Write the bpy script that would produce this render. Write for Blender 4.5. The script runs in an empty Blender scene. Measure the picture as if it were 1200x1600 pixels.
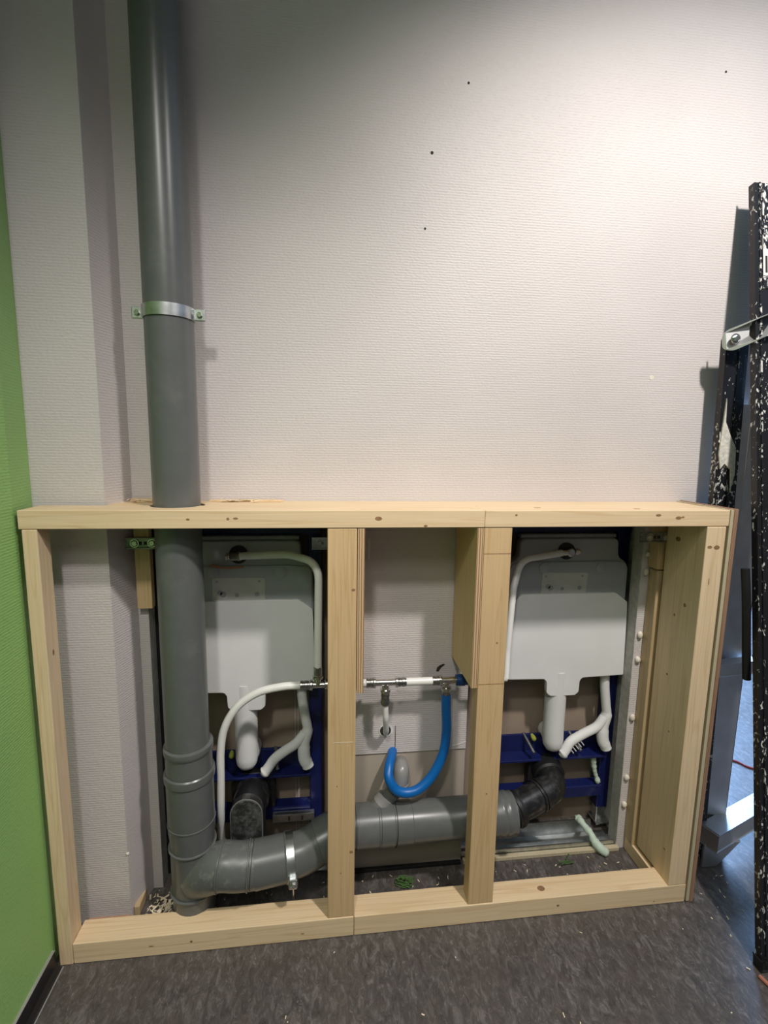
import bpy, bmesh, math, random
from mathutils import Vector, Matrix

C = bpy.context.scene.collection
SC = bpy.context.scene
PI = math.pi

# ------------------------------------------------------------------ camera, world, lights, exposure
cam_d = bpy.data.cameras.new('camera'); cam = bpy.data.objects.new('camera', cam_d); C.objects.link(cam)
cam_d.sensor_width = 36.0; cam_d.sensor_fit = 'AUTO'; cam_d.lens = 36.0 * 758.45 / 1600.0
cam_d.clip_start = 0.02
yaw, pitch, roll = 0.118028983, -0.139343405, 0.0158603956
fwd = Vector((math.sin(yaw)*math.cos(pitch), math.cos(yaw)*math.cos(pitch), math.sin(pitch)))
rgt = Vector((math.cos(yaw), -math.sin(yaw), 0)); upv = rgt.cross(fwd)
r2 = rgt*math.cos(roll) + upv*math.sin(roll); u2 = -rgt*math.sin(roll) + upv*math.cos(roll)
m = Matrix((r2, u2, -fwd)).transposed().to_4x4(); m.translation = Vector((0.664904, -1.128995, 1.305371))
cam.matrix_world = m
SC.camera = cam

SC.view_settings.view_transform = 'Standard'; SC.view_settings.look = 'None'
SC.view_settings.gamma = 1.0; SC.view_settings.use_curve_mapping = False
SC.view_settings.exposure = 0.18

world = bpy.data.worlds.new('room_ambient'); SC.world = world; world.use_nodes = True
world.node_tree.nodes['Background'].inputs[0].default_value = (1.0, 0.97, 0.92, 1)
world.node_tree.nodes['Background'].inputs[1].default_value = 0.085

def look(o, target):
    d = Vector(target) - o.location
    o.rotation_euler = d.to_track_quat('-Z', 'Y').to_euler()

def spot_light(name, loc, target, power, angle, blend, radius, col):
    d = bpy.data.lights.new(name, 'SPOT'); d.energy = power; d.spot_size = math.radians(angle)
    d.spot_blend = blend; d.shadow_soft_size = radius; d.color = col
    o = bpy.data.objects.new(name, d); C.objects.link(o); o.location = loc; look(o, target); return o

def area_light(name, loc, target, power, sx, sy, col):
    d = bpy.data.lights.new(name, 'AREA'); d.shape = 'RECTANGLE'; d.size = sx; d.size_y = sy
    d.energy = power; d.color = col
    o = bpy.data.objects.new(name, d); C.objects.link(o); o.location = loc; look(o, target); return o

spot_light('downlight_lamp', (1.58, -1.20, 2.88), (1.78, -0.30, 1.10), 185, 110, 0.75, 0.07, (1.0, 0.945, 0.90))
spot_light('fill_spot_rear', (0.35, -1.75, 2.88), (0.20, -0.10, 0.40), 80, 72, 0.9, 0.10, (1.0, 0.97, 0.93))  # unseen fill spot, added to brighten the column and left side
area_light('fill_area_room', (0.6, -2.6, 2.9), (0.6, -2.0, 0.0), 8, 1.2, 0.6, (1.0, 0.96, 0.90))  # weak fill light added behind the camera, stands for no particular lamp
area_light('daylight_next_room', (3.3, 3.4, 1.7), (2.5, 0.6, 0.0), 650, 2.0, 2.2, (0.32, 0.56, 1.0))

# ------------------------------------------------------------------ materials
def new_mat(name):
    mt = bpy.data.materials.new(name); mt.use_nodes = True
    nt = mt.node_tree; b = nt.nodes['Principled BSDF']
    return mt, nt, b

def node(nt, typ, **kw):
    n = nt.nodes.new(typ)
    for k, v in kw.items():
        if k in n.inputs: n.inputs[k].default_value = v
        else: setattr(n, k, v)
    return n

def coords(nt, scale=(1, 1, 1), rnd=False):
    tc = nt.nodes.new('ShaderNodeTexCoord'); mp = nt.nodes.new('ShaderNodeMapping')
    mp.inputs['Scale'].default_value = scale
    if rnd:
        oi = nt.nodes.new('ShaderNodeObjectInfo'); mu = nt.nodes.new('ShaderNodeMath'); mu.operation = 'MULTIPLY'
        mu.inputs[1].default_value = 37.0
        nt.links.new(oi.outputs['Random'], mu.inputs[0])
        ad = nt.nodes.new('ShaderNodeVectorMath'); ad.operation = 'ADD'
        nt.links.new(tc.outputs['Object'], ad.inputs[0]); nt.links.new(mu.outputs[0], ad.inputs[1])
        nt.links.new(ad.outputs[0], mp.inputs['Vector'])
    else:
        nt.links.new(tc.outputs['Object'], mp.inputs['Vector'])
    return mp.outputs['Vector']

def ramp(nt, src, stops):
    r = nt.nodes.new('ShaderNodeValToRGB'); e = r.color_ramp.elements
    while len(e) < len(stops): e.new(0.5)
    for i, (p, c) in enumerate(stops):
        e[i].position = p; e[i].color = (c[0], c[1], c[2], 1) if hasattr(c, '__len__') else (c, c, c, 1)
    nt.links.new(src, r.inputs[0]); return r.outputs[0]

def mix(nt, fac, a, b):
    mx = nt.nodes.new('ShaderNodeMix'); mx.data_type = 'RGBA'
    for s, v in ((0, fac), (6, a), (7, b)):
        if isinstance(v, bpy.types.NodeSocket): nt.links.new(v, mx.inputs[s])
        else: mx.inputs[s].default_value = v if s == 0 else (*v, 1)
    return mx.outputs[2]

def bump(nt, b, h, strength, dist):
    bp = nt.nodes.new('ShaderNodeBump'); bp.inputs['Strength'].default_value = strength
    bp.inputs['Distance'].default_value = dist
    nt.links.new(h, bp.inputs['Height']); nt.links.new(bp.outputs[0], b.inputs['Normal'])

def simple(name, col, rough=0.5, metal=0.0, var=0.12, nscale=25.0, dust=None, bstr=0.0, spec=None):
    mt, nt, b = new_mat(name)
    v = coords(nt, rnd=True)
    n = node(nt, 'ShaderNodeTexNoise', Scale=nscale, Detail=4.0); nt.links.new(v, n.inputs['Vector'])
    lo = tuple(c*(1-var) for c in col); hi = tuple(min(1, c*(1+var)) for c in col)
    out = ramp(nt, n.outputs[0], [(0.3, lo), (0.7, hi)])
    if dust:
        n2 = node(nt, 'ShaderNodeTexNoise', Scale=dust[1], Detail=8.0, Roughness=0.7); nt.links.new(v, n2.inputs['Vector'])
        out = mix(nt, ramp(nt, n2.outputs[0], [(dust[2], 0), (dust[2]+0.25, dust[3])]), out, dust[0])
    if isinstance(out, bpy.types.NodeSocket): nt.links.new(out, b.inputs['Base Color'])
    b.inputs['Roughness'].default_value = rough; b.inputs['Metallic'].default_value = metal
    if spec is not None: b.inputs['Specular IOR Level'].default_value = spec
    if bstr: bump(nt, b, n.outputs[0], bstr, 0.002)
    return mt

def wallpaper(name, col, rough=0.55, bstr=0.45):
    mt, nt, b = new_mat(name)
    # woven relief: short horizontal ridges crossed by a finer weave
    v = coords(nt, (130, 130, 210)); n1 = node(nt, 'ShaderNodeTexNoise', Scale=1.0, Detail=1.0, Roughness=0.4); nt.links.new(v, n1.inputs['Vector'])
    w = node(nt, 'ShaderNodeTexWave', Scale=48.0, Distortion=1.1, Detail=2.0); w.bands_direction = 'Z'
    w.inputs['Detail Scale'].default_value = 2.5
    nt.links.new(coords(nt), w.inputs['Vector'])
    ad = node(nt, 'ShaderNodeMath', operation='MULTIPLY_ADD'); nt.links.new(w.outputs['Fac'], ad.inputs[0]); ad.inputs[1].default_value = 0.32
    nt.links.new(n1.outputs[0], ad.inputs[2])
    big = node(nt, 'ShaderNodeTexNoise', Scale=2.3, Detail=5.0); nt.links.new(coords(nt), big.inputs['Vector'])
    c = ramp(nt, big.outputs[0], [(0.3, tuple(x*0.93 for x in col)), (0.7, tuple(x*1.04 for x in col))])
    nt.links.new(c, b.inputs['Base Color']); b.inputs['Roughness'].default_value = rough
    bump(nt, b, ad.outputs[0], bstr, 0.0018)
    return mt

def wood(name, light, dark, axis, rough=0.55, ringscale=1.0):
    mt, nt, b = new_mat(name)
    s = [26*ringscale]*3; s[axis] = 0.9
    v = coords(nt, tuple(s), rnd=True)
    n = node(nt, 'ShaderNodeTexNoise', Scale=1.0, Detail=3.0, Roughness=0.5, Distortion=0.35); nt.links.new(v, n.inputs['Vector'])
    sn = node(nt, 'ShaderNodeMath', operation='MULTIPLY'); nt.links.new(n.outputs[0], sn.inputs[0]); sn.inputs[1].default_value = 46.0
    si = node(nt, 'ShaderNodeMath', operation='SINE'); nt.links.new(sn.outputs[0], si.inputs[0])
    s2 = [260]*3; s2[axis] = 5
    f = node(nt, 'ShaderNodeTexNoise', Scale=1.0, Detail=2.0); nt.links.new(coords(nt, tuple(s2), rnd=True), f.inputs['Vector'])
    c1 = ramp(nt, si.outputs[0], [(0.0, light), (0.55, light), (1.0, dark)])
    fine = ramp(nt, f.outputs[0], [(0.3, tuple(x*0.82 for x in light)), (0.7, tuple(min(1, x*1.06) for x in light))])
    c2 = mix(nt, 0.45, c1, fine)
    big = node(nt, 'ShaderNodeTexNoise', Scale=3.0, Detail=2.0); nt.links.new(coords(nt, rnd=True), big.inputs['Vector'])
    c3 = mix(nt, ramp(nt, big.outputs[0], [(0.4, 0.0), (0.75, 0.35)]), c2, tuple((a+d)/2 for a, d in zip(light, dark)))
    nt.links.new(c3, b.inputs['Base Color']); b.inputs['Roughness'].default_value = rough
    bump(nt, b, f.outputs[0], 0.25, 0.0006)
    return mt

PINE_L, PINE_D = (0.76, 0.58, 0.365), (0.64, 0.44, 0.235)
M = {}
M['wallpaper'] = wallpaper('woven_wallpaper_beige', (0.58, 0.535, 0.52))
M['green'] = wallpaper('woven_wallpaper_green', (0.33, 0.58, 0.18), 0.5)
M['pine_x'] = wood('pine_grain_x', PINE_L, PINE_D, 0)
M['pine_y'] = wood('pine_grain_y', PINE_L, PINE_D, 1)
M['pine_z'] = wood('pine_grain_z', PINE_L, PINE_D, 2)
M['stud_z'] = wood('stud_grain_z', (0.63, 0.44, 0.235), (0.51, 0.325, 0.15), 2)
M['old_z'] = wood('old_timber_grain_z', (0.50, 0.37, 0.21), (0.40, 0.27, 0.13), 2)
M['pale_z'] = wood('pale_board_grain_z', (0.52, 0.45, 0.30), (0.46, 0.38, 0.24), 2)
M['brown_z'] = wood('brown_board_grain_z', (0.34, 0.20, 0.125), (0.25, 0.13, 0.07), 2)

def ply_mat():
    mt = wood('plywood', (0.62, 0.47, 0.24), (0.54, 0.38, 0.17), 2, ringscale=0.35)
    nt = mt.node_tree; b = nt.nodes['Principled BSDF']
    old = b.inputs['Base Color'].links[0].from_socket
    w = node(nt, 'ShaderNodeTexWave', Scale=52.0, Distortion=0.6); w.bands_direction = 'X'; nt.links.new(coords(nt), w.inputs['Vector'])
    g = nt.nodes.new('ShaderNodeNewGeometry'); sp = nt.nodes.new('ShaderNodeSeparateXYZ'); nt.links.new(g.outputs['True Normal'], sp.inputs[0])
    ab = node(nt, 'ShaderNodeMath', operation='ABSOLUTE'); nt.links.new(sp.outputs[1], ab.inputs[0])
    layer = ramp(nt, w.outputs['Fac'], [(0.15, (0.30, 0.15, 0.07)), (0.5, (0.58, 0.42, 0.25))])
    nt.links.new(mix(nt, ab.outputs[0], old, layer), b.inputs['Base Color'])
    return mt
M['ply'] = ply_mat()
M['knot'] = simple('wood_knot', (0.27, 0.15, 0.07), 0.6, var=0.3, nscale=200)
M['pvc'] = simple('grey_pvc', (0.112, 0.117, 0.114), 0.30, var=0.05, dust=((0.30, 0.295, 0.28), 9.0, 0.55, 0.22))
M['pvc_dusty'] = simple('dusty_grey_pvc', (0.115, 0.12, 0.116), 0.33, var=0.06, dust=((0.36, 0.35, 0.33), 48.0, 0.52, 0.5))
M['pvc_light'] = simple('grey_pvc_bend', (0.24, 0.235, 0.225), 0.3, var=0.05)
M['black_pipe'] = simple('black_plastic_pipe', (0.012, 0.012, 0.013), 0.3, var=0.1, dust=((0.17, 0.165, 0.16), 26.0, 0.48, 0.4))
M['black_dusty'] = simple('dusty_black_plastic', (0.018, 0.018, 0.018), 0.45, var=0.1, dust=((0.18, 0.18, 0.175), 42.0, 0.45, 0.6))
M['seam_grey'] = simple('worn_grey_seam', (0.16, 0.16, 0.155), 0.4)
M['black_rubber'] = simple('black_rubber', (0.008, 0.008, 0.009), 0.5)
M['blue_steel'] = simple('blue_coated_steel', (0.006, 0.011, 0.078), 0.4, var=0.15, dust=((0.22, 0.23, 0.28), 14.0, 0.60, 0.35))
M['foam_white'] = simple('white_insulation_foam', (0.70, 0.70, 0.69), 0.7, var=0.04, nscale=9, bstr=0.1)
M['cistern'] = simple('translucent_grey_plastic', (0.36, 0.375, 0.395), 0.45, var=0.08, nscale=5)
M['cistern_plate'] = simple('milky_plastic_window', (0.50, 0.50, 0.46), 0.4, var=0.06, nscale=30)
M['cistern_spot'] = simple('milky_grey_spot', (0.31, 0.32, 0.33), 0.5)
M['white_pipe'] = simple('white_plastic_pipe', (0.78, 0.77, 0.73), 0.32, var=0.03)
M['steel'] = simple('nickel_fitting', (0.62, 0.60, 0.56), 0.22, 1.0, var=0.12, nscale=120)
M['crimp'] = simple('crimp_sleeve_dark_steel', (0.34, 0.33, 0.31), 0.3, 1.0, var=0.25, nscale=160)
M['zinc'] = simple('zinc_plated_steel', (0.58, 0.60, 0.60), 0.33, 1.0, var=0.2, nscale=40)
M['dark_zinc'] = simple('dark_zinc_bracket', (0.26, 0.27, 0.25), 0.4, 0.8, var=0.3, nscale=70)
M['blue_hose'] = simple('blue_plastic_hose', (0.0, 0.115, 0.40), 0.38, var=0.05)
M['blue_cap'] = simple('blue_plastic_cap', (0.006, 0.045, 0.16), 0.4)
M['alu'] = simple('brushed_aluminium', (0.60, 0.60, 0.60), 0.38, 0.9, var=0.1, nscale=14)
M['plaster'] = simple('plasterboard_edge', (0.46, 0.44, 0.42), 0.85, var=0.15, nscale=60, bstr=0.5)
M['bare_board'] = simple('bare_plasterboard', (0.42, 0.36, 0.30), 0.8, var=0.06, nscale=6)
M['back_board'] = simple('brown_board_paper', (0.33, 0.255, 0.195), 0.8, var=0.08, nscale=4)
M['foam_pale'] = simple('pale_green_foam', (0.50, 0.60, 0.50), 0.6, var=0.08, nscale=60, bstr=0.4)
M['filler'] = simple('cream_filler', (0.72, 0.66, 0.56), 0.6)
M['ceiling'] = simple('ceiling_paint', (0.65, 0.63, 0.60), 0.9, var=0.03)
M['far_wall'] = simple('far_wall_paint', (0.60, 0.62, 0.66), 0.8, var=0.03)
M['base_black'] = simple('black_vinyl_skirting', (0.012, 0.012, 0.014), 0.35)
M['base_edge'] = simple('skirting_sealant_line', (0.30, 0.29, 0.27), 0.5)
M['hole'] = simple('dark_hole', (0.03, 0.025, 0.02), 0.9)
M['red_cable'] = simple('red_cable', (0.25, 0.02, 0.02), 0.5)
M['orange'] = simple('copper_orange_cable', (0.42, 0.16, 0.10), 0.5)
M['green_scrap'] = simple('green_string', (0.06, 0.14, 0.03), 0.8)
M['chip'] = simple('wood_chip', (0.74, 0.63, 0.46), 0.7, var=0.2)
M['yellow_green'] = simple('yellow_green_plug', (0.30, 0.33, 0.05), 0.5)
M['sticker'] = simple('white_sticker', (0.72, 0.72, 0.68), 0.5, var=0.12, nscale=60)
M['dried_plaster'] = simple('dried_plaster_splash', (0.62, 0.60, 0.54), 0.9, var=0.2, nscale=120, bstr=0.8)
M['orange_strip'] = simple('brick_dust_sill', (0.40, 0.20, 0.11), 0.8, var=0.2)

def floor_mat():
    mt, nt, b = new_mat('marbled_dark_vinyl')
    v = coords(nt)
    mp = node(nt, 'ShaderNodeMapping'); mp.inputs['Rotation'].default_value = (0, 0, math.radians(-32)); mp.inputs['Scale'].default_value = (2.0, 1.0, 1)
    nt.links.new(v, mp.inputs['Vector']); vs = mp.outputs[0]
    n1 = node(nt, 'ShaderNodeTexNoise', Scale=30.0, Detail=7.0, Roughness=0.68, Distortion=0.9); nt.links.new(vs, n1.inputs['Vector'])
    n2 = node(nt, 'ShaderNodeTexNoise', Scale=6.0, Detail=5.0, Roughness=0.6); nt.links.new(v, n2.inputs['Vector'])
    n3 = node(nt, 'ShaderNodeTexNoise', Scale=62.0, Detail=3.0, Distortion=1.6); nt.links.new(vs, n3.inputs['Vector'])
    n4 = node(nt, 'ShaderNodeTexNoise', Scale=16.0, Detail=4.0); nt.links.new(v, n4.inputs['Vector'])
    c = ramp(nt, n1.outputs[0], [(0.32, (0.045, 0.039, 0.035)), (0.52, (0.096, 0.085, 0.078)), (0.74, (0.22, 0.20, 0.19))])
    c = mix(nt, ramp(nt, n2.outputs[0], [(0.38, 0.0), (0.68, 0.55)]), c, (0.060, 0.050, 0.044))
    c = mix(nt, ramp(nt, n4.outputs[0], [(0.56, 0.0), (0.72, 0.35)]), c, (0.090, 0.062, 0.052))
    c = mix(nt, ramp(nt, n3.outputs[0], [(0.61, 0.0), (0.74, 0.55)]), c, (0.24, 0.225, 0.21))
    nt.links.new(c, b.inputs['Base Color'])
    nt.links.new(ramp(nt, n2.outputs[0], [(0.3, 0.36), (0.7, 0.5)]), b.inputs['Roughness'])
    bump(nt, b, n1.outputs[0], 0.08, 0.001)
    return mt
M['floor'] = floor_mat()

def spatter_mat(name, amount):
    mt, nt, b = new_mat(name)
    v = coords(nt, (1, 1, 0.55), rnd=True)
    n1 = node(nt, 'ShaderNodeTexNoise', Scale=95.0, Detail=5.0, Roughness=0.6, Distortion=1.0); nt.links.new(v, n1.inputs['Vector'])
    n2 = node(nt, 'ShaderNodeTexNoise', Scale=4.0, Detail=2.0); nt.links.new(v, n2.inputs['Vector'])
    ad = node(nt, 'ShaderNodeMath', operation='MULTIPLY_ADD'); nt.links.new(n2.outputs[0], ad.inputs[0]); ad.inputs[1].default_value = 0.35
    nt.links.new(n1.outputs[0], ad.inputs[2])
    f = ramp(nt, ad.outputs[0], [(amount, 0), (amount+0.03, 1)])
    nt.links.new(mix(nt, f, (0.010, 0.010, 0.012), (0.62, 0.61, 0.58)), b.inputs['Base Color'])
    b.inputs['Roughness'].default_value = 0.38
    return mt
M['spatter'] = spatter_mat('paint_spattered_black', 0.79)
M['spatter_lots'] = spatter_mat('heavily_spattered_black', 0.72)

# ------------------------------------------------------------------ mesh helpers
def link(name, bm, mat, parent=None, smooth=False, origin=None):
    """one mesh object; geometry is given in world coordinates and moved to its thing's origin"""
    bmesh.ops.recalc_face_normals(bm, faces=bm.faces)
    off = Vector((0, 0, 0)); p = parent
    while p is not None: off += p.location; p = p.parent
    if parent is None and origin is not None: off = Vector(origin)
    # origin of the mesh: bounding-box centre (keeps object texture coordinates local)
    bm.transform(Matrix.Translation(-off))
    me = bpy.data.meshes.new(name); bm.to_mesh(me); bm.free()
    mats = mat if isinstance(mat, (list, tuple)) else [mat]
    for q in mats: me.materials.append(q)
    if smooth:
        for f in me.polygons: f.use_smooth = True
        if smooth != 'all': me.set_sharp_from_angle(angle=math.radians(35))
    o = bpy.data.objects.new(name, me); C.objects.link(o)
    if parent is not None: o.parent = parent
    elif origin is not None: o.location = origin
    return o

def thing(name, loc, label, cat, group=None):
    o = bpy.data.objects.new(name, None); C.objects.link(o); o.location = loc; o.empty_display_size = 0.05
    o['label'] = label; o['category'] = cat
    if group: o['group'] = group
    return o

def tag(o, label, cat, group=None, kind=None):
    o['label'] = label; o['category'] = cat
    if group: o['group'] = group
    if kind: o['kind'] = kind
    return o

def structure(name, bm, mat, parent=None, smooth=False):
    o = link(name, bm, mat, parent, smooth)
    if parent is None: o['kind'] = 'structure'
    return o

def box(x0, x1, y0, y1, z0, z1, bev=0.0, bm=None, seg=2):
    b2 = bmesh.new()
    bmesh.ops.create_cube(b2, size=1.0)
    for v in b2.verts:
        v.co = Vector((x0 if v.co.x < 0 else x1, y0 if v.co.y < 0 else y1, z0 if v.co.z < 0 else z1))
    if bev: bmesh.ops.bevel(b2, geom=b2.edges[:], offset=bev, segments=seg, affect='EDGES', profile=0.5)
    if bm is None: return b2
    join(bm, b2); return bm

def join(dst, src):
    me = bpy.data.meshes.new('tmp'); src.to_mesh(me); src.free(); dst.from_mesh(me); bpy.data.meshes.remove(me)

def bar(p0, p1, w, h, up=(0, 0, 1), bev=0.0, bm=None):
    """rectangular bar from p0 to p1, w across, h along 'up'"""
    p0, p1 = Vector(p0), Vector(p1); d = (p1-p0); L = d.length; d.normalize()
    s = d.cross(Vector(up)).normalized(); u = s.cross(d).normalized()
    b2 = bmesh.new(); bmesh.ops.create_cube(b2, size=1.0)
    for v in b2.verts:
        c = v.co.copy(); v.co = p0 + d*((c.x+0.5)*L) + s*(c.y*w) + u*(c.z*h)
    if bev: bmesh.ops.bevel(b2, geom=b2.edges[:], offset=bev, segments=2, affect='EDGES', profile=0.5)
    if bm is None: return b2
    join(bm, b2); return bm

def spline(pts, n=8):
    """Catmull-Rom through the points"""
    P = [Vector(p) for p in pts]; P = [P[0]*2-P[1]] + P + [P[-1]*2-P[-2]]; out = []
    for i in range(1, len(P)-2):
        for k in range(n):
            t = k/n; a, b, c, d = P[i-1], P[i], P[i+1], P[i+2]
            out.append(0.5*((2*b) + (c-a)*t + (2*a-5*b+4*c-d)*t*t + (3*b-a-3*c+d)*t**3))
    out.append(P[-2]); return out

def fillet(pts, rad, n=8):
    """polyline with corners rounded at radius rad"""
    P = [Vector(p) for p in pts]; out = [P[0]]
    for i in range(1, len(P)-1):
        a = (P[i-1]-P[i]); c = (P[i+1]-P[i]); la, lc = a.length, c.length; a.normalize(); c.normalize()
        ang = a.angle(c); t = min(rad/math.tan(ang/2), la*0.48, lc*0.48)
        s, e = P[i]+a*t, P[i]+c*t
        for k in range(n+1):
            q = k/n; out.append(s*(1-q)**2 + P[i]*2*q*(1-q) + e*q*q)
    out.append(P[-1]); return out

def tube(pts, r, seg=20, caps=True, bm=None):
    P = [Vector(p) for p in pts]; n = len(P)
    R = r if isinstance(r, (list, tuple)) else [r]*n
    b2 = bmesh.new() if bm is None else bm
    t0 = (P[1]-P[0]).normalized()
    u = t0.orthogonal().normalized(); rings = []; prev = t0
    for i in range(n):
        t = (P[min(i+1, n-1)] - P[max(i-1, 0)]).normalized()
        q = prev.rotation_difference(t); u = q @ u; u = (u - t*u.dot(t)).normalized(); prev = t
        w = t.cross(u)
        rings.append([b2.verts.new(P[i] + (u*math.cos(a) + w*math.sin(a))*R[i]) for a in [2*PI*k/seg for k in range(seg)]])
    for i in range(n-1):
        for k in range(seg):
            b2.faces.new((rings[i][k], rings[i][(k+1) % seg], rings[i+1][(k+1) % seg], rings[i+1][k]))
    if caps:
        b2.faces.new(rings[0][::-1]); b2.faces.new(rings[-1])
    return b2

def rod(p0, p1, prof, seg=24, bm=None):
    """lathe between p0 and p1: prof = [(distance along, radius)]"""
    p0, p1 = Vector(p0), Vector(p1); d = (p1-p0).normalized()
    u = d.orthogonal().normalized(); w = d.cross(u)
    b2 = bmesh.new() if bm is None else bm
    rings = [[b2.verts.new(p0 + d*t + (u*math.cos(a)+w*math.sin(a))*r) for a in [2*PI*k/seg for k in range(seg)]] for t, r in prof]
    for i in range(len(rings)-1):
        for k in range(seg):
            b2.faces.new((rings[i][k], rings[i][(k+1) % seg], rings[i+1][(k+1) % seg], rings[i+1][k]))
    b2.faces.new(rings[0][::-1]); b2.faces.new(rings[-1])
    return b2

def cyl(p0, p1, r, seg=20, bm=None, bev=0.0):
    L = (Vector(p1)-Vector(p0)).length
    prof = [(0, r), (L, r)] if not bev else [(0, r-bev), (bev, r), (L-bev, r), (L, r-bev)]
    return rod(p0, p1, prof, seg, bm)

def prism(poly, axis, a, b, bev=0.0):
    """extrude a 2D polygon along axis (0 x: poly is (y,z); 1 y: (x,z); 2 z: (x,y))"""
    def put(p, h):
        return Vector((h, p[0], p[1])) if axis == 0 else Vector((p[0], h, p[1])) if axis == 1 else Vector((p[0], p[1], h))
    b2 = bmesh.new()
    A = [b2.verts.new(put(p, a)) for p in poly]; B = [b2.verts.new(put(p, b)) for p in poly]
    n = len(poly)
    fa = b2.faces.new(A[::-1]); fb = b2.faces.new(B)
    for i in range(n): b2.faces.new((A[i], A[(i+1) % n], B[(i+1) % n], B[i]))
    bmesh.ops.recalc_face_normals(b2, faces=b2.faces)
    if bev:
        ed = [e for e in b2.edges if (e.verts[0] in A and e.verts[1] in A) or (e.verts[0] in B and e.verts[1] in B)]
        bmesh.ops.bevel(b2, geom=ed, offset=bev, segments=3, affect='EDGES', profile=0.5)
    return b2

def round_poly(pts, r, n=5):
    out = []
    N = len(pts)
    for i in range(N):
        p, a, c = Vector(pts[i]), Vector(pts[i-1]), Vector(pts[(i+1) % N])
        da, dc = (a-p), (c-p); t = min(r, da.length*0.45, dc.length*0.45); s, e = p+da.normalized()*t, p+dc.normalized()*t
        for k in range(n+1):
            q = k/n; out.append(tuple(s*(1-q)**2 + p*2*q*(1-q) + e*q*q))
    return out

def blob(c, r, bm=None, rnd=None, amt=0.25, sub=2):
    b2 = bmesh.new(); bmesh.ops.create_icosphere(b2, subdivisions=sub, radius=1.0)
    for v in b2.verts:
        k = 1 + (rnd.uniform(-amt, amt) if rnd else 0)
        v.co = Vector((c[0]+v.co.x*r[0]*k, c[1]+v.co.y*r[1]*k, c[2]+v.co.z*r[2]*k))
    if bm is None: return b2
    join(bm, b2); return bm

def bolt(bm, p, d, r, h):
    p = Vector(p); d = Vector(d).normalized()
    rod(p, p+d*h, [(0, r), (h*0.8, r), (h, r*0.8)], 6, bm); return bm

def strap_mesh(c, r, axis_pts, width, thick, a0, a1, seg=40):
    """band around a cylinder at c (open arc a0..a1) with axis direction axis_pts"""
    ax = Vector(axis_pts).normalized(); u = Vector((1, 0, 0)); u = (u - ax*u.dot(ax)).normalized(); w = ax.cross(u)
    b2 = bmesh.new(); rings = []
    for k in range(seg+1):
        a = a0 + (a1-a0)*k/seg; d = u*math.cos(a)+w*math.sin(a)
        rings.append([b2.verts.new(Vector(c)+d*rr+ax*h) for rr, h in ((r, -width/2), (r+thick, -width/2), (r+thick, width/2), (r, width/2))])
    for i in range(seg):
        for k in range(4): b2.faces.new((rings[i][k], rings[i][(k+1) % 4], rings[i+1][(k+1) % 4], rings[i+1][k]))
    b2.faces.new(rings[0]); b2.faces.new(rings[-1])
    return b2

# ------------------------------------------------------------------ the setting
GX = -0.034                                   # face of the green wall
WY = 0.20                                     # face of the back wall
structure('floor', box(-0.3, 5.5, -3.6, 5.0, -0.05, 0.0), M['floor'])
structure('ceiling', box(-0.3, 5.5, -3.6, 5.0, 3.0, 3.1), M['ceiling'])
structure('wall_left', prism([(-0.16, -3.6), (-0.010, -3.6), (-0.012, 0.0), (-0.034, 0.11), (-0.034, 0.40), (-0.16, 0.40)], 2, 0.0, 3.0), M['green'])
structure('wall_far', box(1.9, 5.5, 4.6, 4.7, 0.0, 3.0), M['far_wall'])

# back wall with the two openings cut for the cistern frames
OT = 1.105
wb = box(GX, 1.90, WY, 0.243, OT, 3.0)
box(GX, 0.184, WY, 0.243, 0.0, OT, bm=wb)
box(0.70, 1.085, WY, 0.243, 0.388, OT, bm=wb)
box(1.608, 1.90, WY, 0.243, 0.0, OT, bm=wb)
wall_back = structure('wall_back', wb, M['wallpaper'])
bb = box(0.70, 1.085, WY+0.004, 0.243, 0.0, 0.388)
structure('bare_board', bb, M['bare_board'], wall_back)
structure('wall_edge_strip', box(1.6065, 1.6085, WY-0.001, 0.2435, 0.0, OT, 0.0), M['plaster'], wall_back)
structure('wall_edge_strip', box(0.1835, 0.1855, WY-0.001, 0.2435, 0.0, OT, 0.0), M['plaster'], wall_back)
for (x, z, r) in ((1.020, 2.209, .003), (0.931, 2.041, .004), (0.918, 1.860, .003), (1.586, 1.505, .007), (1.72, 2.30, .003)):
    structure('screw_hole', rod((x, WY-0.0008, z), (x, WY+0.004, z), [(0, r), (0.0048, r*0.7)], 10), M['hole'] if r != .007 else M['filler'], wall_back)
structure('scuff_mark', prism([(0.985, .642), (0.992, .640), (1.000, .652), (1.012, .662), (1.006, .664), (0.996, .660), (0.988, .654)], 1, WY-0.0006, WY+.001), M['hole'], wall_back)
structure('paint_run', prism(round_poly([(0.778, 1.045), (0.785, 1.045), (0.784, 0.985), (0.779, 0.985)], .003), 1, WY-0.0012, WY+.001), M['filler'], wall_back)
structure('cut_line', box(0.866, 0.868, WY-0.0005, WY+.001, 0.40, 0.475), M['hole'], wall_back)
structure('pipe_hole', rod((0.839, WY-0.0015, 0.462), (0.839, WY+.003, 0.462), [(0, .021), (.0045, .019)], 20), M['sticker'], wall_back)
structure('pipe_hole', rod((0.837, WY-0.002, 0.462), (0.837, WY+.003, 0.462), [(0, .0165), (.005, .015)], 20), M['hole'], wall_back)
structure('paper_tear', tube(spline([(1.03, WY, .40), (1.055, WY-.001, .401), (1.075, WY, .408), (1.085, WY, .41)], 4), .0012, 6), M['wallpaper'], wall_back)
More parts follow.
